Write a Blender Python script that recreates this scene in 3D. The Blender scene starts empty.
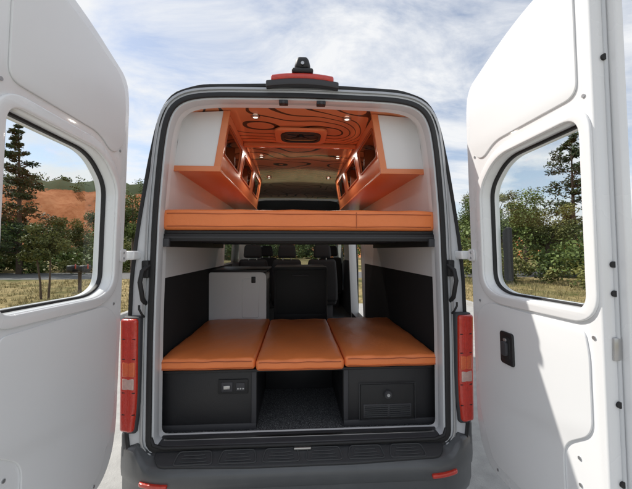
import bpy, bmesh, math, random
from mathutils import Vector, Matrix
random.seed(7)
sc=bpy.context.scene
sc.view_settings.view_transform='Standard'; sc.view_settings.look='None'; sc.view_settings.exposure=0
D2R=math.radians

# ---------------- materials ----------------
def mat(name,col,rough=0.5,metal=0.0,var=0.06,vscale=6,bump=0.0,bscale=200,coat=0.0,emit=None,es=0,spec=0.5,detail=4):
    m=bpy.data.materials.new(name); m.use_nodes=True
    nt=m.node_tree; b=nt.nodes['Principled BSDF']; L=nt.links
    tc=nt.nodes.new('ShaderNodeTexCoord')
    n=nt.nodes.new('ShaderNodeTexNoise'); n.inputs['Scale'].default_value=vscale; n.inputs['Detail'].default_value=detail
    L.new(tc.outputs['Object'],n.inputs['Vector'])
    mx=nt.nodes.new('ShaderNodeMix'); mx.data_type='RGBA'
    mx.inputs[6].default_value=(*[max(0,c*(1-var)) for c in col],1); mx.inputs[7].default_value=(*[min(1,c*(1+var)) for c in col],1)
    L.new(n.outputs['Fac'],mx.inputs[0]); L.new(mx.outputs[2],b.inputs['Base Color'])
    mr=nt.nodes.new('ShaderNodeMapRange'); mr.inputs[3].default_value=max(0.02,rough-0.06); mr.inputs[4].default_value=min(1,rough+0.08)
    L.new(n.outputs['Fac'],mr.inputs[0]); L.new(mr.outputs[0],b.inputs['Roughness'])
    b.inputs['Metallic'].default_value=metal; b.inputs['Specular IOR Level'].default_value=spec
    b.inputs['Coat Weight'].default_value=coat; b.inputs['Coat Roughness'].default_value=0.06
    if bump>0:
        n2=nt.nodes.new('ShaderNodeTexNoise'); n2.inputs['Scale'].default_value=bscale; n2.inputs['Detail'].default_value=3
        L.new(tc.outputs['Object'],n2.inputs['Vector'])
        bp=nt.nodes.new('ShaderNodeBump'); bp.inputs['Strength'].default_value=bump; bp.inputs['Distance'].default_value=0.01
        L.new(n2.outputs['Fac'],bp.inputs['Height']); L.new(bp.outputs[0],b.inputs['Normal'])
    if emit: b.inputs['Emission Color'].default_value=(*emit,1); b.inputs['Emission Strength'].default_value=es
    return m
def glass(name,tint,refl=0.04):
    m=bpy.data.materials.new(name); m.use_nodes=True; nt=m.node_tree; nt.nodes.clear(); L=nt.links
    o=nt.nodes.new('ShaderNodeOutputMaterial'); t=nt.nodes.new('ShaderNodeBsdfTransparent'); t.inputs[0].default_value=(*tint,1)
    g=nt.nodes.new('ShaderNodeBsdfGlossy'); g.inputs['Roughness'].default_value=0.02; g.inputs['Color'].default_value=(1,1,1,1)
    lw=nt.nodes.new('ShaderNodeLayerWeight'); lw.inputs[0].default_value=.5
    p=nt.nodes.new('ShaderNodeMath'); p.operation='POWER'; p.inputs[1].default_value=5; L.new(lw.outputs['Facing'],p.inputs[0])
    q=nt.nodes.new('ShaderNodeMath'); q.operation='MULTIPLY_ADD'; q.inputs[1].default_value=.6; q.inputs[2].default_value=refl; L.new(p.outputs[0],q.inputs[0])
    x=nt.nodes.new('ShaderNodeMixShader'); L.new(q.outputs[0],x.inputs[0]); L.new(t.outputs[0],x.inputs[1]); L.new(g.outputs[0],x.inputs[2]); L.new(x.outputs[0],o.inputs[0])
    return m
M_white=mat('white_paint',(0.83,0.84,0.85),0.26,var=0.015,vscale=3,coat=0.5)
M_wpanel=mat('white_panel',(0.80,0.81,0.82),0.42,var=0.03,vscale=2)
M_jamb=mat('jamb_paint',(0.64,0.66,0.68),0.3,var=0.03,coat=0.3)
M_silver=mat('silver_trim',(0.45,0.46,0.47),0.35,metal=0.7)
M_black=mat('black_laminate',(0.015,0.015,0.017),0.45,var=0.2,bump=0.12,bscale=350)
M_carpet=mat('black_carpet',(0.014,0.014,0.016),0.95,var=0.3,vscale=60,bump=0.6,bscale=500)
M_rubber=mat('black_rubber',(0.015,0.015,0.016),0.6,var=0.2)
M_plastic=mat('grey_plastic',(0.045,0.047,0.05),0.5,var=0.15,bump=0.25,bscale=600)
M_step=mat('step_plastic',(0.026,0.027,0.030),0.30,var=0.25,vscale=14,bump=0.3,bscale=700)
M_bumpgrey=mat('bumper_grey',(0.085,0.09,0.095),0.36,var=0.15,vscale=9,bump=0.15,bscale=500,coat=0.3)
M_orange=mat('orange_vinyl',(0.86,0.235,0.068),0.36,var=0.09,vscale=5,bump=0.22,bscale=36)
M_stitch=mat('orange_piping',(0.42,0.10,0.03),0.5,var=0.1)
M_opanel=mat('orange_laminate',(0.76,0.25,0.105),0.3,var=0.06,vscale=3)
M_seat=mat('seat_fabric',(0.02,0.02,0.023),0.8,var=0.3,vscale=30,bump=0.4,bscale=300)
M_red=mat('red_lens',(0.50,0.025,0.012),0.12,var=0.3,vscale=50,coat=1.0,emit=(0.8,0.05,0.01),es=0.04,bump=.25,bscale=160)
M_amber=mat('amber_lens',(0.75,0.14,0.04),0.12,var=0.25,vscale=60,coat=1.0,bump=.25,bscale=160)
M_clear=mat('clear_lens',(0.60,0.42,0.37),0.12,var=0.25,vscale=60,coat=1.0,bump=.25,bscale=160)
M_lamp=mat('lit_lens',(1,0.95,0.85),0.3,emit=(1,0.9,0.75),es=2.5)
M_glass=glass('clear_glass',(0.90,0.93,0.92),.03); M_tint=glass('tinted_glass',(0.5,0.55,0.55),.06)
M_metal=mat('steel',(0.5,0.5,0.5),0.3,metal=1.0)
M_tyre=mat('tyre_rubber',(0.02,0.02,0.02),0.85,var=0.2)
M_dgrey=mat('dark_grey_trim',(0.045,0.045,0.05),0.6,var=0.15)

def floor_mat():
    m=mat('speckled_floor',(0.06,0.062,0.066),0.6,bump=0.1)
    nt=m.node_tree; L=nt.links; b=nt.nodes['Principled BSDF']
    v=nt.nodes.new('ShaderNodeTexNoise'); v.inputs['Scale'].default_value=170; v.inputs['Detail'].default_value=2
    tc=nt.nodes.new('ShaderNodeTexCoord'); L.new(tc.outputs['Object'],v.inputs['Vector'])
    r=nt.nodes.new('ShaderNodeValToRGB'); r.color_ramp.elements[0].position=.5; r.color_ramp.elements[0].color=(.03,.031,.034,1)
    r.color_ramp.elements[1].position=.68; r.color_ramp.elements[1].color=(.24,.25,.26,1)
    L.new(v.outputs['Fac'],r.inputs[0]); L.new(r.outputs[0],b.inputs['Base Color']); return m
M_floor=floor_mat()

def contour_mat(name,base,line,rough,scale=1.3,freq=9.0,width=0.085,coat=0.0,flow=.55):
    m=bpy.data.materials.new(name); m.use_nodes=True; nt=m.node_tree; L=nt.links; b=nt.nodes['Principled BSDF']
    tc=nt.nodes.new('ShaderNodeTexCoord'); mp=nt.nodes.new('ShaderNodeMapping'); mp.inputs['Scale'].default_value=(1.0,0.8,1); mp.inputs['Location'].default_value=(3.3,1.7,0)
    L.new(tc.outputs['Object'],mp.inputs['Vector'])
    n=nt.nodes.new('ShaderNodeTexNoise'); n.inputs['Scale'].default_value=scale; n.inputs['Detail'].default_value=0.3
    L.new(mp.outputs[0],n.inputs['Vector'])
    sp=nt.nodes.new('ShaderNodeSeparateXYZ'); L.new(mp.outputs[0],sp.inputs[0])
    g=nt.nodes.new('ShaderNodeMath'); g.operation='MULTIPLY_ADD'; g.inputs[1].default_value=flow; L.new(sp.outputs[1],g.inputs[0]); L.new(n.outputs['Fac'],g.inputs[2])
    a=nt.nodes.new('ShaderNodeMath'); a.operation='MULTIPLY'; a.inputs[1].default_value=freq; L.new(g.outputs[0],a.inputs[0])
    f=nt.nodes.new('ShaderNodeMath'); f.operation='PINGPONG'; f.inputs[1].default_value=0.5; L.new(a.outputs[0],f.inputs[0])
    c=nt.nodes.new('ShaderNodeMath'); c.operation='LESS_THAN'; c.inputs[1].default_value=width; L.new(f.outputs[0],c.inputs[0])
    x=nt.nodes.new('ShaderNodeMix'); x.data_type='RGBA'; x.inputs[6].default_value=(*base,1); x.inputs[7].default_value=(*line,1)
    L.new(c.outputs[0],x.inputs[0]); L.new(x.outputs[2],b.inputs['Base Color']); b.inputs['Roughness'].default_value=rough
    b.inputs['Coat Weight'].default_value=coat; b.inputs['Coat Roughness'].default_value=.05
    return m
M_ceil=contour_mat('contour_ceiling',(0.74,0.26,0.115),(0.05,0.02,0.012),0.28,1.7,17,0.085,0.4,.3)
M_ceil2=contour_mat('glossy_contour_ceiling',(0.55,0.32,0.21),(0.04,0.022,0.015),0.14,1.8,13,0.08,1.0,.3)

# ---------------- mesh helpers ----------------
def finish(me,smooth_ang=35):
    bm=bmesh.new(); bm.from_mesh(me)
    bmesh.ops.remove_doubles(bm,verts=bm.verts,dist=1e-5)
    bmesh.ops.recalc_face_normals(bm,faces=bm.faces)
    for f in bm.faces: f.smooth=True
    for e in bm.edges:
        if len(e.link_faces)==2 and e.calc_face_angle(0)>D2R(smooth_ang): e.smooth=False
    bm.to_mesh(me); bm.free()
def add(me,name,m,parent):
    o=bpy.data.objects.new(name,me); sc.collection.objects.link(o)
    if m: 
        me.materials.clear(); me.materials.append(m)
    if parent: o.parent=parent
    return o
def empty(name,loc=(0,0,0)):
    o=bpy.data.objects.new(name,None); sc.collection.objects.link(o); o.location=loc; o.empty_display_size=.2; return o
def box(name,x,y,z,m,parent=None,bev=0.004,seg=2,shape=None,cuts=0,smooth_ang=35):
    bm=bmesh.new(); bmesh.ops.create_cube(bm,size=1)
    for v in bm.verts:
        v.co=Vector(((x[0]+x[1])/2+v.co.x*(x[1]-x[0]),(y[0]+y[1])/2+v.co.y*(y[1]-y[0]),(z[0]+z[1])/2+v.co.z*(z[1]-z[0])))
    if bev>0:
        bmesh.ops.bevel(bm,geom=bm.edges[:],offset=bev,segments=seg,profile=.5,affect='EDGES')
    if cuts: bmesh.ops.subdivide_edges(bm,edges=[e for e in bm.edges if e.calc_length()>0.06],cuts=cuts,use_grid_fill=True)
    if shape:
        for v in bm.verts: v.co=Vector(shape(v.co))
    me=bpy.data.meshes.new(name); bm.to_mesh(me); bm.free(); finish(me,smooth_ang)
    return add(me,name,m,parent)
def rounded(pts,rad,seg=6):
    out=[]; n=len(pts)
    if not isinstance(rad,(list,tuple)): rad=[rad]*n
    for i in range(n):
        p=Vector(pts[i]); a=Vector(pts[i-1]); b=Vector(pts[(i+1)%n]); r=rad[i]
        if r<=0: out.append(tuple(p)); continue
        d1=(a-p); d2=(b-p); l1=min(r,d1.length*.49); l2=min(r,d2.length*.49)
        p1=p+d1.normalized()*l1; p2=p+d2.normalized()*l2
        for k in range(seg+1):
            t=k/seg; out.append(tuple(p1*(1-t)**2+p*2*t*(1-t)+p2*t*t))
    return out
def plate(name,loops,th,mapf,m,parent,bev=0.0,c0=0.0):
    cu=bpy.data.curves.new(name+'_c','CURVE'); cu.dimensions='2D'; cu.fill_mode='BOTH'
    cu.extrude=max(1e-4,th/2-bev); cu.bevel_depth=bev; cu.bevel_resolution=2
    for lp in loops:
        s=cu.splines.new('POLY'); s.points.add(len(lp)-1)
        for i,p in enumerate(lp): s.points[i].co=(p[0],p[1],0,1)
        s.use_cyclic_u=True
    o=bpy.data.objects.new('tmp',cu); sc.collection.objects.link(o)
    dg=bpy.context.evaluated_depsgraph_get(); me=bpy.data.meshes.new_from_object(o.evaluated_get(dg))
    bpy.data.objects.remove(o)
    for v in me.vertices: v.co=Vector(mapf(v.co.x,v.co.y,v.co.z+th/2+c0))
    me.name=name; finish(me); return add(me,name,m,parent)
def tube(name,pts,r,m,parent,n=10,cyc=False):
    cu=bpy.data.curves.new(name,'CURVE'); cu.dimensions='3D'; cu.bevel_depth=r; cu.bevel_resolution=3; cu.use_fill_caps=True
    s=cu.splines.new('POLY'); s.points.add(len(pts)-1)
    for i,p in enumerate(pts): s.points[i].co=(*p,1)
    s.use_cyclic_u=cyc
    o=bpy.data.objects.new('tmp',cu); sc.collection.objects.link(o)
    dg=bpy.context.evaluated_depsgraph_get(); me=bpy.data.meshes.new_from_object(o.evaluated_get(dg)); bpy.data.objects.remove(o)
    finish(me,50); return add(me,name,m,parent)
def cyl(name,c,r,h,axis,m,parent,seg=32,r2=None,bev=0.0):
    bm=bmesh.new(); bmesh.ops.create_cone(bm,cap_ends=True,segments=seg,radius1=r,radius2=r if r2 is None else r2,depth=h)
    if bev: bmesh.ops.bevel(bm,geom=[e for e in bm.edges if len(e.link_faces)==2 and e.calc_face_angle(0)>1],offset=bev,segments=2,affect='EDGES')
    R={'z':Matrix(),'x':Matrix.Rotation(D2R(90),4,'Y'),'y':Matrix.Rotation(D2R(90),4,'X')}[axis]
    bmesh.ops.transform(bm,matrix=Matrix.Translation(c)@R,verts=bm.verts)
    me=bpy.data.meshes.new(name); bm.to_mesh(me); bm.free(); finish(me); return add(me,name,m,parent)
def circ(cx,cy,r,n=36,ry=None):
    ry=ry or r
    return [(cx+r*math.cos(2*math.pi*i/n),cy+ry*math.sin(2*math.pi*i/n)) for i in range(n)]

# =====================================================================
# VAN
# =====================================================================
van=empty('camper_van')
def slant(z): return .09*max(0,(z-.9)/1.8)
shell_h=[(.95,.42),(1.0,.75),(1.0,1.05),(.995,1.6),(.975,1.85),(.95,2.05),(.915,2.3),(.88,2.5),(.845,2.63),(.78,2.73),(.62,2.785),(0,2.81)]
liner_h=[(.89,.60),(.885,.75),(.885,1.05),(.88,1.6),(.87,1.85),(.86,2.05),(.84,2.3),(.82,2.5),(.79,2.63),(.74,2.69),(.6,2.71),(0,2.718)]
stations=[(0,2.81),(.3,2.81),(.95,2.82),(1.5,2.82),(2.0,2.82),(2.5,2.82),(3.0,2.82),(3.5,2.82),(4.3,2.82),(4.65,2.62),(5.0,2.3),(5.6,1.45),(6.15,1.2),(6.38,.95)]
def section(half,y,top,inset=0,ystart=None):
    k=(top-.42)/(2.81-.42) if top<2.81 else 1
    w=1 if y<5.1 else (.97 if y<6 else (.93 if y<6.3 else .84))
    h=[(x*w,.42+(z-.42)*k) for x,z in half]
    L=[(-x,z) for x,z in h]; R=[(x,z) for x,z in h[:-1]][::-1]
    out=[]
    for x,z in L+R:
        yy=y
        if y<.01: yy=slant(z)+.02
        elif y<.35: yy=max(y,slant(z)+.03)
        out.append((x,yy,z))
    return out
def loft(name,half,sts,skip,matf,mats,parent):
    vs=[];fs=[];mi=[]
    secs=[section(half,y,t) for y,t in sts]; n=len(secs[0])
    for s in secs: vs+=s
    for j in range(len(secs)-1):
        ym=(sts[j][0]+sts[j+1][0])/2
        for i in range(n-1):
            side=-1 if i<n//2 else 1
            idx=i if side<0 else n-2-i
            if skip(side,idx,ym): continue
            fs.append((j*n+i,j*n+i+1,(j+1)*n+i+1,(j+1)*n+i)); mi.append(matf(side,idx,ym))
    me=bpy.data.meshes.new(name); me.from_pydata(vs,[],fs)
    for m in mats: me.materials.append(m)
    for p,k in zip(me.polygons,mi): p.material_index=k; p.use_smooth=True
    bm=bmesh.new(); bm.from_mesh(me)
    for e in bm.edges:
        if len(e.link_faces)==2 and e.calc_face_angle(0)>D2R(32): e.smooth=False
    bm.to_mesh(me); bm.free()
    o=bpy.data.objects.new(name,me); sc.collection.objects.link(o); o.parent=parent; return o
def doorhole(s,i,y): return s>0 and 1<=i<=5 and 2.5<y<3.5
def lwin(s,i,y): return s<0 and 3<=i<=4 and 2.0<y<3.0
def cabwin(s,i,y): return 3<=i<=5 and 4.3<y<5.0
def wind(s,i,y): return 7<=i and 5.0<y<5.6
loft('body_shell',shell_h,stations,lambda s,i,y: doorhole(s,i,y),
     lambda s,i,y: 1 if (lwin(s,i,y) or cabwin(s,i,y) or wind(s,i,y)) else 0,[M_white,M_tint],van)
def lm(s,i,y):
    if y>4.3: return 2
    if i>=9: return 3 if y<.95 else 4
    if i<=2 and y<2.4: return 1
    if i<=2: return 2
    return 0
loft('interior_lining',liner_h,[(.09,2.81)]+stations[1:12],lambda s,i,y: doorhole(s,i,y) or lwin(s,i,y) or cabwin(s,i,y) or wind(s,i,y),
     lm,[M_wpanel,M_carpet,M_dgrey,M_ceil,M_ceil2],van)
s=section(shell_h,6.38,.95); me=bpy.data.meshes.new('nose'); me.from_pydata(s,[],[tuple(range(len(s)))]); add(me,'front_grille',M_dgrey,van)
box('underbody',(-.93,.93),(.1,6.3),(.36,.55),M_rubber,van)
box('cargo_floor',(-.90,.90),(.02,5.4),(.60,.66),M_floor,van,bev=.003)
for y0,y1,z0,z1,nm in [(2.44,2.5,.66,2.3,'b_pillar'),(3.5,3.56,.66,2.3,'c_pillar')]:
    box(nm,(.88,1.0),(y0,y1),(z0,z1),M_jamb,van,shape=lambda c:(c.x-(max(0,c.z-1.6))*.09,c.y,c.z))
for sx in(-1,1):
    for wy in(1.35,5.45):
        cyl('tyre',(sx*.86,wy,.35),.35,.22,'x',M_tyre,van,48,bev=.03)
        cyl('wheel_rim',(sx*.975,wy,.35),.21,.02,'x',M_silver,van,32,bev=.005)
outer=[(-x,z) for x,z in shell_h]+[(x,z) for x,z in shell_h[:-1]][::-1]
op_h=[(.845,.672),(.85,1.4),(.842,2.0),(.818,2.4),(.79,2.585),(.722,2.67),(.58,2.70),(0,2.71)]
op=[(-x,z) for x,z in op_h]+[(x,z) for x,z in op_h[:-1]][::-1]
def grow(p,d):
    out=[];n=len(p)
    for i in range(n):
        a=Vector(p[i-1]);b=Vector(p[(i+1)%n]);t=(b-a).normalized(); out.append((p[i][0]-t.y*d,p[i][1]+t.x*d))
    return out
op=rounded(op,[.04]+[.15]*(len(op)-2)+[.04],4)
fr=lambda a,b,c:(a,slant(b)-.005+c,b)
outs=rounded(outer,[0.0]+[.06]*(len(outer)-2)+[0.0],3)
plate('rear_door_frame',[outs,op],.075,fr,M_jamb,van,bev=.004,c0=.0)
g1=grow(op,.03); g2=grow(op,.006)
sg=1 if g1[5][0]<g2[5][0] else -1
plate('door_seal',[grow(op,sg*.030),grow(op,sg*.010)],.018,fr,M_rubber,van,bev=.005,c0=-.017)
plate('frame_flange',[grow(op,.066*sg),grow(op,.056*sg)],.012,fr,M_silver,van,bev=.003,c0=-.012)
plate('outer_gutter',[grow(outs,-.004*sg),grow(outs,-.018*sg)],.012,fr,M_rubber,van,bev=.003,c0=-.010)
plate('reveal',[grow(op,.04*sg),grow(op,-.001*sg)],.05,lambda a,b,c:(a,slant(b)+.072+c,b),M_wpanel,van)

box('high_brake_light',(-.19,.19),(.03,.085),(2.815,2.85),M_red,van,bev=.012,seg=3,cuts=8,shape=lambda c:(c.x,c.y,c.z-.5*c.x*c.x))
box('brake_light_base',(-.22,.22),(.035,.12),(2.78,2.818),M_dgrey,van,bev=.006,cuts=8,shape=lambda c:(c.x,c.y,c.z-.4*c.x*c.x))
box('rear_camera_base',(-.065,.065),(.02,.22),(2.848,2.875),M_black,van,bev=.012,seg=3)
box('rear_camera_hood',(-.055,.055),(.03,.2),(2.875,2.955),M_black,van,bev=.03,seg=4,shape=lambda c:(c.x*(1-(c.z-2.875)*4.5),c.y,c.z))
cyl('camera_lens',(0,.028,2.9),.010,.02,'y',M_metal,van)
for hx in(-.115,.115):
    box('latch_striker',(hx-.028,hx+.028),(.06,.10),(2.67,2.695),M_black,van,bev=.005)
    cyl('striker_pin',(hx,.055,2.673),.008,.03,'y',M_dgrey,van)

def sweep(name,prof,xs,yoff,zoff,m,parent):
    vs=[];fs=[];n=len(prof)
    for x in xs:
        for (y,z) in prof: vs.append((x,y+yoff(x),z+zoff(x,y,z)))
    for j in range(len(xs)-1):
        for i in range(n-1): fs.append((j*n+i,(j+1)*n+i,(j+1)*n+i+1,j*n+i+1))
    fs.append(tuple(range(n))); fs.append(tuple(range((len(xs)-1)*n,len(xs)*n))[::-1])
    me=bpy.data.meshes.new(name); me.from_pydata(vs,[],fs); finish(me,40); return add(me,name,m,parent)
xs=[-1.03+2.06*i/60 for i in range(61)]
yo=lambda x: .14*max(0,(abs(x)-.70)/.33)**2.2
def sst(t): t=max(0,min(1,t)); return t*t*(3-2*t)
zo=lambda x,y,z: .085*sst((abs(x)-.84)/.09) if z>.55 else 0
bprof=[(.06,.645),(-.005,.642),(-.015,.637),(-.085,.600),(-.108,.590),(-.120,.572),(-.124,.55),(-.118,.50),(-.105,.485),(-.105,.40),(-.08,.33),(.02,.30),(.06,.30)]
sweep('rear_bumper',bprof,xs,yo,zo,M_bumpgrey,van)
for sx in(-1,1):
    box('bumper_corner',(sx*.985-.04,sx*.985+.04),(.0,.16),(.60,.755),M_bumpgrey,van,bev=.02,seg=4)
    box('red_reflector',(sx*.80-.08,sx*.80+.08),(-.138,-.10),(.512,.534),M_red,van,bev=.006,cuts=6,shape=lambda c:(c.x,c.y+yo(c.x),c.z))
padpts=rounded([(-.83,-.018),(.83,-.018),(.79,-.088),(.3,-.104),(-.3,-.104),(-.79,-.088)],.04,5)
pz=lambda b:.592+(b+.104)*.53
plate('step_pad',[padpts],.014,lambda a,b,c:(a,b,pz(b)+c),M_step,van,bev=.004)
for cx in(-.60,-.36,-.12,.12,.36,.60):
    w=.105
    tube('tread_outline',[(cx+p[0],-.060+p[1],pz(-.060+p[1])+.016) for p in rounded([(-w,-.032),(w,-.032),(w*.85,.032),(-w*.85,.032)],.02,5)],.0042,M_plastic,van,cyc=True)
    for k in range(3):
        ww_=w*.7-.008*k
        tube('tread_rib',[(cx-ww_+2*ww_*i/12,-.076+.016*k-.005*math.sin(i/12*math.pi),pz(-.076+.016*k)+.015) for i in range(13)],.0035,M_plastic,van)
box('sill_strip',(-.845,.845),(-.020,.10),(.60,.678),M_dgrey,van,bev=.008,seg=3)
box('sill_metal_edge',(-.80,.80),(.03,.055),(.676,.683),M_metal,van,bev=.002)
tube('bottom_seal',[(-.855,-.008,.72),(-.835,-.02,.685),(-.78,-.022,.668),(0,-.024,.664),(.78,-.022,.668),(.835,-.02,.685),(.855,-.008,.72)],.010,M_rubber,van)
box('latch_plate',(-.05,.05),(-.045,-.01),(.640,.658),M_metal,van,bev=.006)
for sx in(-1,1):
    L=empty('tail_light'); L.parent=van
    def tl(c,sx=sx): 
        return (c.x*sx, c.y+ .3*max(0,c.x-.96), c.z)
    tp_=lambda c,sx=sx:(sx*(c.x+ (.02*max(0,(.95-c.z)/.2) if c.x<.96 else 0)), c.y+.3*max(0,c.x-.96), c.z)
    box('housing',(.908,1.012),(-.03,.12),(.755,1.405),M_dgrey,L,bev=.012,seg=3,cuts=3,shape=tp_)
    box('lens_body',(.918,1.018),(-.05,.1),(.77,1.395),M_red,L,bev=.016,seg=4,cuts=4,shape=tp_)
    box('lens',(.925,1.0),(-.054,-.04),(1.075,1.16),M_amber,L,bev=.008,seg=3,shape=tl)
    box('lens',(.93,1.0),(-.054,-.04),(1.005,1.07),M_clear,L,bev=.008,seg=3,shape=tl)
    for z in [1.175,1.285,.99,.87]:
        box('lens_divider',(.925,1.0),(-.0525,-.046),(z-.0025,z+.0025),M_rubber,L,bev=.001,shape=tl)
    tube('door_check_arm',[(sx*.905,.03,1.47),(sx*.90,-.02,1.5),(sx*.905,-.045,1.6),(sx*.90,-.03,1.66),(sx*.885,.02,1.69)],.013,M_rubber,van)
    box('check_mount',(sx*.90-.02,sx*.90+.02),(.0,.05),(1.62,1.72),M_rubber,van,bev=.008)
    tube('cable',[(sx*.915,-.03,1.47),(sx*.91,-.04,1.45),(sx*.90,-.03,1.42),(sx*.90,0,1.40)],.006,M_rubber,van)
    box('hinge',(sx*.975-.03,sx*.975+.03),(-.075,.02),(1.725,1.775),M_white,van,bev=.01,seg=3,shape=lambda c,sx=sx:(c.x-sx*max(0,c.z-1.6)*.05,c.y+slant(c.z)*.7,c.z))

# =====================================================================
# REAR DOORS
# =====================================================================
def lean(z): return .985-.032*(z-1.5)
def make_door(sx):
    R=empty('rear_door'); R.parent=van
    mp=lambda a,b,c:(sx*(lean(b)+.035*a+c),-.055-a,b)
    outl=[(0,.80),(0,2.62),(.035,2.745),(.43,2.86),(.84,2.90),(.84,.56),(.12,.56),(.03,.66)]
    oo=rounded(outl,[.06,.12,.06,.15,.04,.05,.06,.06],6)
    inn=[(.03,.83),(.03,2.60),(.065,2.70),(.43,2.82),(.805,2.86),(.805,.60),(.14,.60),(.06,.69)]
    ii=rounded(inn,[.06,.12,.06,.15,.03,.05,.06,.06],6)
    u0=.145 if sx>0 else .118
    win=[(u0,1.60),(u0,2.12),(u0+.14,2.255),(.768,2.27),(.768,1.555),(u0+.10,1.545)]
    ww=rounded(win,[.07,.07,.1,.08,.07,.08],8)
    sgn=-1 if grow(ww,-.02)[0][0]>ww[0][0] else 1
    plate('outer_skin',[oo,grow(ww,sgn*.012)],.03,mp,M_white,R,bev=.006,c0=.062)
    plate('inner_panel',[ii,ww],.062,mp,M_white,R,bev=.009,c0=0)
    plate('window_surround',[grow(ww,-sgn*.034),grow(ww,-sgn*.001)],.014,mp,M_white,R,bev=.006,c0=-.012)
    plate('window_seal',[grow(ww,-sgn*.003),grow(ww,sgn*.014)],.02,mp,M_rubber,R,bev=.004,c0=.045)
    gl=grow(ww,sgn*.005)
    me=bpy.data.meshes.new('window_glass'); me.from_pydata([mp(a,b,.072) for a,b in gl],[],[tuple(range(len(gl)))]); add(me,'window_glass',M_glass,R)
    tp=rounded([(.07,.90),(.07,1.42),(.17,1.50),(.745,1.49),(.76,1.40),(.76,1.12),(.63,1.02),(.63,.66),(.17,.66)],[.06,.08,.06,.03,.03,.05,.06,.05,.06],6)
    plate('lower_trim_panel',[tp],.008,mp,M_wpanel,R,bev=.003,c0=-.008)
    tp=rounded([(.075,2.36),(.075,2.58),(.12,2.68),(.44,2.77),(.755,2.80),(.755,2.345),(.28,2.335),(.16,2.26)],[.04,.08,.06,.1,.05,.05,.06,.08],6)
    plate('upper_trim_panel',[tp],.008,mp,M_wpanel,R,bev=.003,c0=-.008)
    tube('edge_seal',[mp(.815,z/100,.052) for z in range(60,286,15)],.007,M_jamb,R)
    def bx(nm,u0,u1,z0,z1,c0,c1,m,bev=.004):
        return plate(nm,[rounded([(u0,z0),(u1,z0),(u1,z1),(u0,z1)],min(.012,(u1-u0)*.3),3)],c1-c0,mp,m,R,bev=bev,c0=c0)
    if sx>0:
        bx('latch_bezel',.285,.37,1.225,1.375,-.018,-.006,M_black)
        bx('latch_recess',.298,.357,1.245,1.355,-.021,-.017,M_rubber,.001)
        bx('latch_lever',.31,.345,1.27,1.33,-.034,-.020,M_dgrey,.004)
        bx('lock_button',.318,.337,1.335,1.348,-.026,-.020,M_silver,.001)
    for z in(1.73,1.63,1.25,.98,2.45):
        x,y,zz=mp(.80,z,.045)
        cyl('edge_bumper',(x,-.055-.81,z),.011,.022,'y',M_rubber,R)
    x,y,zz=mp(.8,1.12,.02)
    box('lock_catch',(min(x,x+sx*.03),max(x,x+sx*.03)),(-.055-.822,-.055-.80),(1.40,1.48),M_metal,R,bev=.004)
    bx('hinge_leaf',.012,.065,1.72,1.78,-.010,.0,M_white,.004)
    for dz in(-.015,.015):
        x,y,zz=mp(.04,1.75+dz,-.011); cyl('hinge_bolt',(x,y,1.75+dz),.006,.006,'x',M_silver,R)
    for u,z in[(.10,1.50),(.78,1.47),(.40,.62),(.78,2.33),(.10,2.30),(.2,.63),(.6,.63),(.70,.9),(.70,1.0)]:
        x,y,zz=mp(u,z,-.001); cyl('panel_plug',(x,y,z),.007,.005,'x',M_silver,R)
    if sx>0:
        plate('exterior_dark_strip',[rounded([(.165,1.62),(.195,1.62),(.195,1.90),(.165,1.88)],.01,3)],.03,mp,M_black,R,bev=.004,c0=.10)  # slim dark object outside the window, not identified
    else:
        plate('exterior_handle',[rounded([(.66,1.2),(.72,1.2),(.72,1.42),(.66,1.42)],.02,3)],.03,mp,M_black,R,bev=.006,c0=.095)
make_door(-1); make_door(1)

# =====================================================================
# INTERIOR
# =====================================================================
def cushion(name,x,y,z,parent,m=M_orange,bulge=.012,bev=.022):
    cx=(x[0]+x[1])/2; cy=(y[0]+y[1])/2; hx=(x[1]-x[0])/2; hy=(y[1]-y[0])/2; zm=(z[0]+z[1])/2
    def sh(c):
        a=abs((c.x-cx)/hx); b=abs((c.y-cy)/hy)
        k=(1-a**6)*(1-b**6); zz=c.z
        if c.z>zm: zz+=bulge*k+ .0026*math.sin(c.x*17+c.y*9)+.002*math.sin(c.x*41-c.y*23)
        yy=c.y
        if c.y<cy and b>.9: yy+= -.006*(1-a**6)+.003*math.sin(c.x*23)
        return (c.x,yy,zz)
    return box(name,x,y,z,m,parent,bev=bev,seg=4,cuts=14,shape=sh,smooth_ang=60)
def piping(x,yf,z,parent,r=.0026):
    n=24; tube('piping',[(x[0]+.02+(x[1]-x[0]-.04)*i/n,yf-.0035+.003*math.sin((x[0]+(x[1]-x[0])*i/n)*23)-.004*(1-abs(2*i/n-1)**6),z+.0015*math.sin(i)) for i in range(n+1)],r,M_stitch,parent)
ub=empty('upper_bed')
cushion('mattress',(-.856,.856),(.115,1.75),(1.902,2.028),ub,bulge=.015,bev=.028)
piping((-.84,.84),.115,2.003,ub); piping((-.84,.84),.115,1.925,ub)
tube('mattress_seam',[(.34,.107,1.915),(.341,.106,1.96),(.34,.108,2.015)],.0018,M_stitch,ub)
box('bed_deck',(-.86,.86),(.13,1.75),(1.88,1.900),M_black,ub)
box('front_rail',(-.865,.865),(.12,.16),(1.835,1.88),M_black,ub,bev=.004)
box('rail_slot',(-.86,.86),(.1175,.1215),(1.852,1.862),M_dgrey,ub,bev=.001)
for y in(.5,.9,1.3,1.7): box('cross_rail',(-.865,.865),(y,y+.04),(1.84,1.88),M_black,ub,bev=.004)
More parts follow.
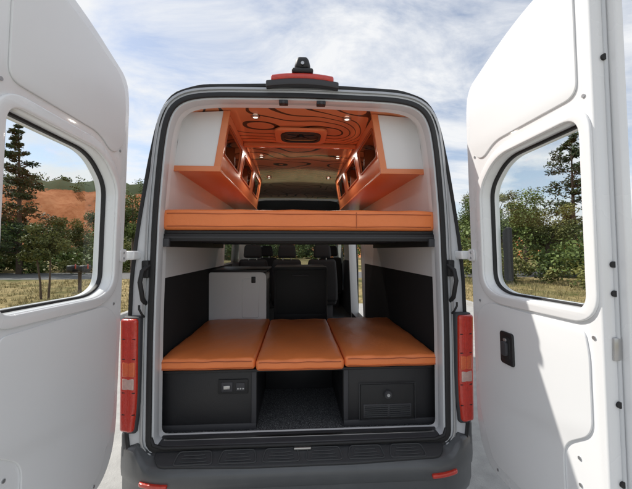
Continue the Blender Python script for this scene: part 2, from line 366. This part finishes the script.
for sx in(-1,1):
    box('side_rail',(sx*.85-.02,sx*.85+.02),(.16,1.75),(1.80,1.878),M_black,ub,bev=.004)
    box('corner_bracket',(sx*.835-.03,sx*.835+.03),(.105,.13),(1.80,1.85),M_dgrey,ub,bev=.004)

lb=empty('lower_bench_bed')
for x0,x1 in[(-.872,-.288),(-.284,.262),(.266,.872)]:
    dz=-.008 if x0==-.284 else 0
    y0=.12 if x0!=-.284 else .105
    cushion('seat_cushion',(x0,x1),(y0,1.30),(1.045+dz,1.115+dz),lb,bulge=.014)
    piping((x0,x1),y0,1.10+dz,lb)
    piping((x0,x1),y0,1.058+dz,lb)
box('bench_deck',(-.87,.87),(.15,1.30),(1.02,1.036),M_black,lb,bev=.003)
for sx,x0,x1 in[(-1,-.868,-.285),(1,.265,.868)]:
    bb=empty('storage_box'); bb.parent=lb
    box('front_panel',(x0+.004,x1-.004),(.165,.19),(.662,1.018),M_black,bb,bev=.003)
    box('inner_side',(x1-.018,x1) if sx<0 else (x0,x0+.018),(.19,1.3),(.662,1.018),M_black,bb,bev=.002)
    box('base_trim',(x0,x1),(.158,.168),(.662,.70),M_dgrey,bb,bev=.003)
    box('edge_trim',((x1-.03) if sx<0 else x0,x1 if sx<0 else x0+.03),(.157,.17),(.70,1.018),M_dgrey,bb,bev=.003)
box('back_panel',(-.28,.26),(.75,.77),(.662,1.018),M_black,lb)
cp=empty('control_panel')
box('plate',(-.52,-.335),(.154,.166),(.885,.975),M_rubber,cp,bev=.005)
box('recess',(-.50,-.43),(.150,.156),(.90,.96),M_dgrey,cp,bev=.004)
box('latch_pull',(-.485,-.445),(.142,.152),(.918,.942),M_metal,cp,bev=.003)
box('display',(-.41,-.355),(.149,.156),(.905,.955),M_dgrey,cp,bev=.003)
for k in range(3): box('button',(-.402+.016*k,-.391+.016*k),(.146,.15),(.915,.925),M_silver,cp,bev=.001)
ht=empty('heater_panel')
box('plate',(.37,.72),(.152,.166),(.70,.925),M_rubber,ht,bev=.008)
box('recess',(.39,.70),(.148,.155),(.715,.80),M_dgrey,ht,bev=.004)
for k in range(6): box('grille_slat',(.40,.545),(.140,.152),(.722+k*.0125,.728+k*.0125),M_plastic,ht,bev=.001)
for k in range(6): box('grille_slat',(.56,.69),(.140,.152),(.722+k*.0125,.728+k*.0125),M_plastic,ht,bev=.001)
cyl('knob',(.545,.14,.865),.024,.03,'y',M_dgrey,ht,bev=.004); cyl('knob_cap',(.545,.124,.865),.010,.006,'y',M_silver,ht)
tube('panel_frame',[(.365,.15,.695),(.725,.15,.695),(.725,.15,.93),(.365,.15,.93)],.003,M_plastic,ht,cyc=True)

gc=empty('galley_cabinet')
plate('end_panel',[rounded([(-.875,.662),(-.33,.662),(-.33,1.56),(-.875,1.56)],[0,.02,.05,.02],5)],.02,lambda a,b,c:(a,1.32+c,b),M_wpanel,gc,bev=.003)
box('carcass',(-.875,-.35),(1.34,2.0),(.662,1.545),M_wpanel,gc,bev=.004)
box('counter_top',(-.878,-.32),(1.318,2.02),(1.562,1.585),M_black,gc,bev=.005)
box('latch',(-.47,-.43),(1.31,1.322),(1.46,1.52),M_black,gc,bev=.004)
plate('seam',[rounded([(-.56,1.12),(-.40,1.12),(-.40,1.50),(-.56,1.50)],.02,4),rounded([(-.557,1.123),(-.403,1.123),(-.403,1.497),(-.557,1.497)],.02,4)],.002,lambda a,b,c:(a,1.3185+c,b),M_silver,gc)
fc=empty('fridge_cabinet')
box('carcass',(-.27,.30),(1.62,2.15),(.662,1.60),M_black,fc,bev=.008)
box('door_front',(-.25,.28),(1.603,1.618),(1.10,1.57),M_rubber,fc,bev=.006)
box('handle',(-.08,.10),(1.585,1.602),(1.50,1.52),M_dgrey,fc,bev=.004)
def seat(x,y):
    S=empty('front_seat',(x,y,0))
    def back(c):
        k=(c.z-1.0)/.7; return (c.x*(1-.22*max(0,k)**2),c.y-.12*k,c.z)
    box('backrest',(-.25,.25),(-.06,.08),(.98,1.64),M_seat,S,bev=.05,seg=4,cuts=4,shape=back)
    box('headrest',(-.14,.14),(-.19,-.09),(1.66,1.86),M_seat,S,bev=.045,seg=4,shape=lambda c:(c.x*(1-.15*(c.z-1.66)/.2),c.y,c.z))
    for dx in(-.06,.06): cyl('headrest_post',(dx,-.14,1.64),.008,.10,'z',M_metal,S,12)
    box('seat_base',(-.24,.24),(-.02,.5),(.92,1.06),M_seat,S,bev=.05,seg=4)
    box('pedestal',(-.18,.18),(.05,.42),(.66,.93),M_dgrey,S,bev=.01)
for x,y in[(-.68,3.2),(-.17,3.15),(.36,3.2),(.62,4.45),(-.6,4.45)]: seat(x,y)
box('dashboard',(-.86,.86),(4.95,5.5),(.7,1.33),M_dgrey,van,bev=.05,seg=3)
tube('steering_wheel',[(-.45+.19*math.cos(t*math.pi/12),4.85+.07*math.sin(t*math.pi/12),1.35+.17*math.sin(t*math.pi/12)) for t in range(24)],.014,M_black,van,cyc=True)
box('cab_headliner_shelf',(-.80,.80),(3.9,4.6),(2.02,2.06),M_dgrey,van,bev=.01)
box('cab_shelf_lip',(-.80,.80),(3.88,3.91),(2.02,2.12),M_dgrey,van,bev=.008)

for sx in(-1,1):
    C=empty('overhead_cabinet')
    mp=lambda a,b,c,sx=sx:(sx*(.555+c-(b-2.34)*.17),a,b)
    holes=[rounded([(.37,2.445),(.95,2.445),(.95,2.645),(.37,2.645)],.03,5),rounded([(1.10,2.445),(1.70,2.445),(1.70,2.645),(1.10,2.645)],.03,5),rounded([(1.85,2.445),(2.35,2.445),(2.35,2.645),(1.85,2.645)],.03,5)]
    plate('face',[[(.30,2.33),(2.5,2.33),(2.5,2.706),(.30,2.706)]]+holes,.018,mp,M_opanel,C,bev=.002)
    for h in holes:
        plate('cubby_trim',[grow(h,.008),grow(h,-.003)] if grow(h,.012)[0][0]<h[0][0] else [grow(h,-.008),grow(h,.003)],.008,mp,M_stitch,C,bev=.002,c0=-.005)
    plate('cubby_back',[[(.31,2.35),(2.49,2.35),(2.49,2.70),(.31,2.70)]],.01,lambda a,b,c,sx=sx:(sx*(.73+c-(b-2.36)*.1),a,b),M_dgrey,C)
    for yy in(.31,1.02,1.77,2.47): box('divider',tuple(sorted((sx*.58,sx*.71))),(yy,yy+.015),(2.36,2.69),M_stitch,C,bev=.001)
    plate('underside',[[(.553,.30),(.553,2.5),(.838,2.5),(.838,.30)]],.018,lambda a,b,c,sx=sx:(sx*a,b,2.312+c),M_opanel,C,bev=.002)
    plate('shelf',[[(.58,.31),(.58,2.49),(.72,2.49),(.72,.31)]],.01,lambda a,b,c,sx=sx:(sx*a,b,2.432+c),M_dgrey,C)
    plate('end_panel',[[(.56,2.332),(.838,2.332),(.80,2.62),(.745,2.69),(.50,2.705)]],.018,lambda a,b,c,sx=sx:(sx*a,.28+c,b),M_wpanel,C,bev=.002)
    plate('end_edge',[[(.540,2.334),(.580,2.334),(.518,2.706),(.478,2.706)]],.022,lambda a,b,c,sx=sx:(sx*a,.275+c,b),M_opanel,C,bev=.002)
    plate('end_bottom_edge',[[(.540,2.302),(.850,2.302),(.850,2.333),(.540,2.333)]],.020,lambda a,b,c,sx=sx:(sx*a,.272+c,b),M_opanel,C,bev=.002)
box('ceiling_crossbar',(-.49,.49),(.94,.98),(2.68,2.712),M_opanel,van,bev=.006)
rv=empty('roof_vent_fan')
plate('vent_frame',[rounded([(-.2,.56),(.2,.56),(.2,.88),(-.2,.88)],.06,8),rounded([(-.15,.61),(.15,.61),(.15,.83),(-.15,.83)],.09,8)],.02,lambda a,b,c:(a,b,2.69+c),M_opanel,rv,bev=.006)
plate('vent_trim',[rounded([(-.157,.603),(.157,.603),(.157,.837),(-.157,.837)],.09,8),rounded([(-.14,.62),(.14,.62),(.14,.82),(-.14,.82)],.085,8)],.012,lambda a,b,c:(a,b,2.682+c),M_black,rv,bev=.003)
plate('vent_well',[rounded([(-.15,.61),(.15,.61),(.15,.83),(-.15,.83)],.09,8)],.005,lambda a,b,c:(a,b,2.705+c),M_dgrey,rv)
for k in range(6):
    a=k*math.pi/3
    bm_pts=[(.02*math.cos(a),.72+.018*math.sin(a)),(.11*math.cos(a-.2),.72+.09*math.sin(a-.2)),(.11*math.cos(a+.3),.72+.09*math.sin(a+.3))]
    plate('blade',[bm_pts],.003,lambda a_,b_,c:(a_,b_,2.698+c),M_dgrey,rv)
cyl('hub',(0,.72,2.694),.028,.02,'z',M_black,rv,bev=.003)
for i,(x,y) in enumerate([(-.32,.36),(.32,.36),(-.38,1.35),(.38,1.35),(-.38,2.3),(.38,2.3)]):  # front pair is real; pairs behind are added to brighten the dark interior
    Lp=empty('ceiling_light'); zc=2.707
    plate('bezel',[circ(x,y,.028,28),circ(x,y,.019,28)],.012,lambda a,b,c:(a,b,zc-.010+c),M_metal,Lp,bev=.003)
    cyl('lens',(x,y,zc-.004),.019,.006,'z',M_lamp,Lp)
    if i>1:  # only the added pairs carry area lamps
        ld=bpy.data.lights.new('added_bulb','AREA'); ld.shape='DISK'; ld.size=.05; ld.energy=1.8; ld.color=(1,.90,.78)
        lo=bpy.data.objects.new('added_bulb',ld); sc.collection.objects.link(lo); lo.location=(x,y,zc-.016); lo.parent=Lp

# =====================================================================
# SETTING
# =====================================================================
def ground_mat():
    m=bpy.data.materials.new('dry_grass'); m.use_nodes=True; nt=m.node_tree; L=nt.links; b=nt.nodes['Principled BSDF']; b.inputs['Roughness'].default_value=.95; b.inputs['Specular IOR Level'].default_value=.1
    tc=nt.nodes.new('ShaderNodeTexCoord')
    n=nt.nodes.new('ShaderNodeTexNoise'); n.inputs['Scale'].default_value=.22; n.inputs['Detail'].default_value=8; n.inputs['Roughness'].default_value=.65; L.new(tc.outputs['Object'],n.inputs[0])
    r=nt.nodes.new('ShaderNodeValToRGB'); e=r.color_ramp.elements; e[0].position=.36; e[0].color=(.10,.11,.035,1); e[1].position=.52; e[1].color=(.38,.29,.14,1); k=e.new(.7); k.color=(.50,.40,.23,1)
    L.new(n.outputs[0],r.inputs[0])
    n2=nt.nodes.new('ShaderNodeTexNoise'); n2.inputs['Scale'].default_value=5; n2.inputs['Detail'].default_value=6; L.new(tc.outputs['Object'],n2.inputs[0])
    x=nt.nodes.new('ShaderNodeMix'); x.data_type='RGBA'; x.blend_type='MULTIPLY'; x.inputs[0].default_value=.8; L.new(r.outputs[0],x.inputs[6])
    r2=nt.nodes.new('ShaderNodeValToRGB'); r2.color_ramp.elements[0].color=(.35,.36,.3,1); r2.color_ramp.elements[0].position=.38;r2.color_ramp.elements[1].position=.62; L.new(n2.outputs[0],r2.inputs[0]); L.new(r2.outputs[0],x.inputs[7])
    L.new(x.outputs[2],b.inputs['Base Color']); return m
def sheet(name,x,y,z,m):
    me=bpy.data.meshes.new(name); me.from_pydata([(x[0],y[0],z),(x[1],y[0],z),(x[1],y[1],z),(x[0],y[1],z)],[],[(0,1,2,3)]); return add(me,name,m,None)
sheet('ground',(-900,900),(-900,900),0,ground_mat())
M_asph=mat('asphalt',(0.13,0.128,0.125),.9,var=.3,vscale=3,bump=.6,bscale=120,detail=8)
M_conc=mat('concrete',(.35,.345,.33),.85,var=.35,vscale=7,bump=.5,bscale=80,detail=10)
sheet('driveway',(-4.5,5.5),(-14,9),.004,M_conc)
box('kerb',(-4.65,-4.5),(-14,9.15),(-.1,.12),M_conc,None,bev=.015)
box('kerb',(5.5,5.65),(-14,9.15),(-.1,.12),M_conc,None,bev=.015)
sheet('road',(-200,200),(19,25),.006,M_asph)

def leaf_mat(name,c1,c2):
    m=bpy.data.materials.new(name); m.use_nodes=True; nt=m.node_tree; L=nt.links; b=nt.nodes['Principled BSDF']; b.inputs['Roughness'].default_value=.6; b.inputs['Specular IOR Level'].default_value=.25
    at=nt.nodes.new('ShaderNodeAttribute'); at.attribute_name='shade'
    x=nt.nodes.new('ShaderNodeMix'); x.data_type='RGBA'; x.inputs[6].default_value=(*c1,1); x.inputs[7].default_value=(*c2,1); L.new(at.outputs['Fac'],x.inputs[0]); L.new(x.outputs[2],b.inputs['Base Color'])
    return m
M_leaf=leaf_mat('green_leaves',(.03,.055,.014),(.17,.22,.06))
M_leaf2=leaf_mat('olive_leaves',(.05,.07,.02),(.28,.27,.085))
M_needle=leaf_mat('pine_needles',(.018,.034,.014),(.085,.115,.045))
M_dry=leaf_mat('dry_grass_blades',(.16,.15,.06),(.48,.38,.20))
M_bark=mat('bark',(.10,.07,.05),.9,var=.3,vscale=12,bump=.8,bscale=30)
def leaves(name,clumps,m,parent,seed=1,long=1.0):
    rnd=random.Random(seed); vs=[];fs=[];sh=[]
    for c,r,n,s in clumps:
        cs=rnd.random()*.65
        for _ in range(n):
            while True:
                p=Vector((rnd.uniform(-1,1),rnd.uniform(-1,1),rnd.uniform(-1,1)))
                if p.length<=1: break
            p=p*(.6+.4*rnd.random()) if rnd.random()<.3 else p.normalized()*rnd.uniform(.5,1.18)
            q=Vector((c[0]+p.x*r[0],c[1]+p.y*r[1],c[2]+p.z*r[2]))
            a=Vector((rnd.gauss(0,1),rnd.gauss(0,1),rnd.gauss(0,.7))).normalized(); t=Vector((rnd.gauss(0,1),rnd.gauss(0,1),rnd.gauss(0,1)))
            b=a.cross(t).normalized(); k=s*rnd.uniform(.6,1.4)
            i=len(vs); vs+= [q-a*k*.5*long,q+b*k*.3,q+a*k*.5*long,q-b*k*.3]; fs.append((i,i+1,i+2,i+3))
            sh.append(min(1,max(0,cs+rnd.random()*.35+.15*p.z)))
    me=bpy.data.meshes.new(name); me.from_pydata(vs,[],fs)
    at=me.attributes.new('shade','FLOAT','FACE'); at.data.foreach_set('value',sh)
    return add(me,name,m,parent)
def limb(vs,fs,a,b,r0,r1,n=7):
    a=Vector(a);b=Vector(b);d=(b-a).normalized();u=d.orthogonal().normalized();w=d.cross(u);i0=len(vs)
    for p,r in((a,r0),(b,r1)):
        for k in range(n): t=2*math.pi*k/n; vs.append(p+u*r*math.cos(t)+w*r*math.sin(t))
    for k in range(n): fs.append((i0+k,i0+(k+1)%n,i0+n+(k+1)%n,i0+n+k))
def conifer(x,y,h,w,seed,open_=False):
    T=empty('pine_tree',(x,y,0)); rnd=random.Random(seed); vs=[];fs=[]
    lean_=(rnd.uniform(-.4,.4),rnd.uniform(-.3,.3))
    P=lambda k:Vector((lean_[0]*k*k,lean_[1]*k*k,h*k))
    for i in range(8): limb(vs,fs,P(i/8),P((i+1)/8),.018*h*(1-i/8)+.02,.018*h*(1-(i+1)/8)+.02)
    cl=[]; k=.14 if not open_ else .25
    while k<.995:
        nb=rnd.randint(1,3)
        prof=((1-k)**.7*w+.15) if not open_ else w*(.22+.78*math.sin(min(1,(k-.15)/.85)*math.pi)**.8)
        for _ in range(nb):
            t=rnd.uniform(0,2*math.pi); Lh=prof*rnd.uniform(.35,1.2); a=P(k); b=a+Vector((math.cos(t)*Lh,math.sin(t)*Lh,rnd.uniform(-.15,.5)*Lh))
            limb(vs,fs,a,b,.007*h*(1-k)+.012,.01,5)
            for q in(.4,.7,1.0):
                c=a.lerp(b,q)+Vector((rnd.uniform(-.1,.1),rnd.uniform(-.1,.1),.08)); rr=(.24*Lh*(1.2-q*.4))+.13
                cl.append((c,(rr*1.1,rr*1.1,rr*.6),int(30+45*rr),.15))
        k+=rnd.uniform(.016,.034)
    me=bpy.data.meshes.new('trunk'); me.from_pydata(vs,[],fs); add(me,'trunk',M_bark,T)
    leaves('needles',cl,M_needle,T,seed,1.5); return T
def broadleaf(x,y,h,w,seed,name='oak_tree',z0=.35,size=.13,m=None,trunks=1,dens=1.0):
    T=empty(name,(x,y,0)); rnd=random.Random(seed); vs=[];fs=[];cl=[]
    for tnum in range(trunks):
        ox=(tnum-(trunks-1)/2)*.25; top=Vector((ox*2+rnd.uniform(-.1,.1)*h*.3,rnd.uniform(-.1,.1)*h*.3,h*z0*1.15)); r=(.028 if trunks==1 else .016)*h/ (trunks**.5)
        mid=Vector((ox*1.3,0,h*z0*.5)); limb(vs,fs,(ox,0,-.05),mid,r*1.2,r); limb(vs,fs,mid,top,r,r*.8)
        for _ in range(max(5,int(11/trunks))):
            t=rnd.uniform(0,6.28); zz=h*(z0+(1-z0)*rnd.uniform(.15,.9)); rad=w*math.sqrt(max(.05,1-((zz/h-z0-.5*(1-z0))/(.56*(1-z0)))**2))*rnd.uniform(.45,.95)
            b=Vector((math.cos(t)*rad,math.sin(t)*rad,zz)); mm=top.lerp(b,.5)+Vector((0,0,-.05*h))
            limb(vs,fs,top,mm,r*.5,r*.3,5); limb(vs,fs,mm,b,r*.3,r*.1,5)
            for q in(.6,1.0):
                c=top.lerp(b,q); rr=w*rnd.uniform(.22,.38); cl.append((c,(rr,rr,rr*.75),int(dens*77*rr/size+60),size))
    me=bpy.data.meshes.new('trunk'); me.from_pydata(vs,[],fs); add(me,'trunk',M_bark,T)
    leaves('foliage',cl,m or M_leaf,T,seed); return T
def at(px_ang,R): a=D2R(px_ang); return (-.04+R*math.sin(a),-1.95+R*math.cos(a))
conifer(*at(-38.3,33),11.0,2.0,3)
conifer(*at(-42.5,36),9.5,2.2,4)
broadleaf(*at(-28.3,38),6.6,2.2,11)
broadleaf(*at(-25.3,30),7,2.2,12)
broadleaf(*at(-33.5,40),4.8,2.2,14,m=M_leaf2)
broadleaf(*at(-35.7,15.5),2.95,.8,21,name='young_tree',z0=.42,size=.09,trunks=2,dens=1.3,m=M_leaf2)
conifer(*at(41.4,32),10.4,1.9,31,open_=True)
conifer(*at(44.5,36),9.0,2.2,32)
broadleaf(*at(38.4,29),5.6,2.4,33,m=M_leaf2)
broadleaf(*at(33,27),6.0,2.3,34)
broadleaf(*at(35.8,36),7.4,2.0,38,m=M_leaf2)
broadleaf(*at(27.5,33),6.8,2.6,35)
broadleaf(*at(30.8,38),7.8,2.4,36,m=M_leaf2)
def shrubs(name,a0,a1,R0,R1,n,h0,h1,seed,m,size=.17):
    rnd=random.Random(seed); cl=[]
    for _ in range(n):
        R=rnd.uniform(R0,R1); x,y=at(rnd.uniform(a0,a1),R); h=h0+(h1-h0)*rnd.random()**1.8
        for k in range(5):
            rr=h*rnd.uniform(.16,.32); cl.append(((x+rnd.uniform(-.45,.45)*h,y+rnd.uniform(-.45,.45)*h,max(rr*.6,h*rnd.uniform(.15,.85))),(rr*1.1,rr*1.1,rr),int(60+70*rr),size))
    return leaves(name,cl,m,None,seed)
shrubs('shrubs',-50,-18,31,44,44,1.8,4.2,51,M_leaf,.24)
shrubs('shrubs',-50,-18,30,42,24,1.4,3.2,52,M_leaf2,.2)
shrubs('shrubs',18,52,21,34,46,1.5,4.4,53,M_leaf,.18)
shrubs('shrubs',18,52,19,27,26,.8,2.6,54,M_leaf2,.15)
shrubs('distant_trees',-85,85,60,75,110,3.5,6.5,55,M_leaf,.45)
# grass tufts
rnd=random.Random(88); vs=[];fs=[];sh=[]
for _ in range(2600):
    sgx=rnd.choice((-1,1)); x,y=at(sgx*rnd.uniform(20,50),rnd.uniform(9.5,24)); 
    if -5<x<6: continue
    if 18.8<y<25.2: continue
    cs=rnd.random()*.6
    for _b in range(8):
        bx_,by_=x+rnd.gauss(0,.07),y+rnd.gauss(0,.07); h=rnd.uniform(.05,.17); t=rnd.uniform(0,6.28); dx_,dy_=math.cos(t)*.012,math.sin(t)*.012
        i=len(vs); vs+=[(bx_-dx_,by_-dy_,-.01),(bx_+dx_,by_+dy_,-.01),(bx_+rnd.gauss(0,.04),by_+rnd.gauss(0,.04),h)]; fs.append((i,i+1,i+2)); sh.append(min(1,cs+rnd.random()*.4))
me=bpy.data.meshes.new('grass'); me.from_pydata(vs,[],fs); a_=me.attributes.new('shade','FLOAT','FACE'); a_.data.foreach_set('value',sh); add(me,'grass',M_dry,None)

def hill_mat():
    m=bpy.data.materials.new('red_hillside'); m.use_nodes=True; nt=m.node_tree; L=nt.links; b=nt.nodes['Principled BSDF']; b.inputs['Roughness'].default_value=.95; b.inputs['Specular IOR Level'].default_value=.1
    tc=nt.nodes.new('ShaderNodeTexCoord'); n=nt.nodes.new('ShaderNodeTexNoise'); n.inputs['Scale'].default_value=.2; n.inputs['Detail'].default_value=10; n.inputs['Roughness'].default_value=.75; L.new(tc.outputs['Object'],n.inputs[0])
    sp=nt.nodes.new('ShaderNodeSeparateXYZ'); L.new(tc.outputs['Object'],sp.inputs[0])
    mr=nt.nodes.new('ShaderNodeMapRange'); mr.inputs[1].default_value=16; mr.inputs[2].default_value=18.5; mr.inputs[3].default_value=-.03; mr.inputs[4].default_value=.35; L.new(sp.outputs[2],mr.inputs[0])
    sb=nt.nodes.new('ShaderNodeMath'); sb.operation='SUBTRACT'; L.new(n.outputs[0],sb.inputs[0]); L.new(mr.outputs[0],sb.inputs[1])
    r=nt.nodes.new('ShaderNodeValToRGB'); e=r.color_ramp.elements; e[0].position=.38; e[0].color=(.05,.065,.028,1); e[1].position=.45; e[1].color=(.34,.11,.04,1); k=e.new(.62); k.color=(.48,.20,.09,1)
    L.new(sb.outputs[0],r.inputs[0]); L.new(r.outputs[0],b.inputs['Base Color']); return m
vs=[];fs=[]; NX,NR=160,24
rnd=random.Random(9)
def ridge(a): 
    base=17.5+2.5*math.sin(a*3.1+1)+1.2*math.sin(a*9)+.5*math.sin(a*23)
    return base*(1/(1+math.exp((a+.05)*7)))+ 5.5
for i in range(NX):
    a=-1.7+3.4*i/(NX-1)
    for j in range(NR):
        R=78+j*3.4; k=min(1,j/12); hz=ridge(a)*(math.sin(k*math.pi/2)**1.1)*(1 if j<=12 else 1-.015*(j-12))
        vs.append((R*math.sin(a),R*math.cos(a),hz-.3+ (.7*math.sin(i*.9+j*1.3)+.45*math.sin(i*2.3-j)+rnd.uniform(-.3,.3))*min(1,j)))
for i in range(NX-1):
    for j in range(NR-1): fs.append((i*NR+j,(i+1)*NR+j,(i+1)*NR+j+1,i*NR+j+1))
me=bpy.data.meshes.new('hill'); me.from_pydata(vs,[],fs); finish(me,180); add(me,'hill',hill_mat(),None)
cl=[]
for _ in range(380):
    a=rnd.uniform(-1.2,1.0); k=rnd.choice([rnd.uniform(.0,.3),rnd.uniform(.3,.85),rnd.uniform(.85,1.1),rnd.uniform(.9,1.1),rnd.uniform(.9,1.1)]); R=78+40*k
    hz=ridge(a)*(math.sin(min(1,k)*math.pi/2)**1.1); rr=rnd.uniform(.5,1.5) if k>.3 and k<.85 else rnd.uniform(.8,1.7)
    cl.append(((R*math.sin(a),R*math.cos(a),hz+rr*.4),(rr*1.2,rr*1.2,rr),70,.45))
leaves('hillside_trees',cl,M_leaf,None,77)

x,y=at(-31.9,17.0); MB=empty('mailbox',(x,y,0))
box('post',(-.05,.05),(-.05,.05),(-.1,.85),M_bark,MB,bev=.006)
for dx in(-.28,.22):
    box('box_body',(dx-.13,dx+.13),(-.25,.25),(.88,1.14),M_black,MB,bev=.06,seg=4)
    box('flag',(dx+.13,dx+.14),(-.1,-.02),(1.0,1.2),M_red,MB,bev=.002)
box('shelf',(-.45,.4),(-.2,.2),(.85,.88),M_bark,MB,bev=.004)

# =====================================================================
# WORLD, SUN, CAMERA
# =====================================================================
sunv=Vector((-.80,.42,0)).normalized(); el=D2R(47)
sd=Vector((sunv.x*math.cos(el),sunv.y*math.cos(el),math.sin(el)))
sl=bpy.data.lights.new('sun','SUN'); sl.energy=4.6; sl.angle=D2R(.5); sl.color=(1,.95,.87)
so=bpy.data.objects.new('sun',sl); sc.collection.objects.link(so); so.rotation_euler=(-sd).to_track_quat('-Z','Y').to_euler()
w=bpy.data.worlds.new('World'); sc.world=w; w.use_nodes=True; nt=w.node_tree; L=nt.links; bg=nt.nodes['Background']
sk=nt.nodes.new('ShaderNodeTexSky'); sk.sky_type='NISHITA'; sk.sun_disc=False; sk.sun_elevation=el; sk.sun_rotation=math.atan2(sunv.x,sunv.y)%(2*math.pi); sk.altitude=300
tc=nt.nodes.new('ShaderNodeTexCoord'); sp=nt.nodes.new('ShaderNodeSeparateXYZ'); L.new(tc.outputs['Generated'],sp.inputs[0])
zc=nt.nodes.new('ShaderNodeMath'); zc.operation='MAXIMUM'; zc.inputs[1].default_value=0; L.new(sp.outputs[2],zc.inputs[0])
za=nt.nodes.new('ShaderNodeMath'); za.operation='ADD'; za.inputs[1].default_value=.22; L.new(zc.outputs[0],za.inputs[0])
dx=nt.nodes.new('ShaderNodeMath'); dx.operation='DIVIDE'; L.new(sp.outputs[0],dx.inputs[0]); L.new(za.outputs[0],dx.inputs[1])
dy=nt.nodes.new('ShaderNodeMath'); dy.operation='DIVIDE'; L.new(sp.outputs[1],dy.inputs[0]); L.new(za.outputs[0],dy.inputs[1])
cb=nt.nodes.new('ShaderNodeCombineXYZ'); L.new(dx.outputs[0],cb.inputs[0]); L.new(dy.outputs[0],cb.inputs[1])
mpn=nt.nodes.new('ShaderNodeMapping'); mpn.inputs['Rotation'].default_value=(0,0,.5); mpn.inputs['Scale'].default_value=(1.0,1.5,1); L.new(cb.outputs[0],mpn.inputs[0])
n=nt.nodes.new('ShaderNodeTexNoise'); n.inputs['Scale'].default_value=1.6; n.inputs['Detail'].default_value=10; n.inputs['Roughness'].default_value=.62; n.inputs['Distortion'].default_value=.4; L.new(mpn.outputs[0],n.inputs[0])
r=nt.nodes.new('ShaderNodeValToRGB'); r.color_ramp.elements[0].position=.38; r.color_ramp.elements[0].color=(.25,.25,.25,1); r.color_ramp.elements[1].position=.60; r.color_ramp.elements[1].color=(1,1,1,1); L.new(n.outputs[0],r.inputs[0])
mx=nt.nodes.new('ShaderNodeMix'); mx.data_type='RGBA'; mx.inputs[7].default_value=(6.1,6.2,6.35,1); L.new(r.outputs[0],mx.inputs[0]); L.new(sk.outputs[0],mx.inputs[6])
L.new(mx.outputs[2],bg.inputs[0]); bg.inputs[1].default_value=.15

cd=bpy.data.cameras.new('camera'); cam=bpy.data.objects.new('camera',cd); sc.collection.objects.link(cam); sc.camera=cam
cd.lens=18.9; cd.sensor_width=36; cd.clip_end=2000; cd.clip_start=.05
cam.location=(-.04,-1.95,1.78); cam.rotation_euler=(D2R(90.95),0,D2R(-3.5))
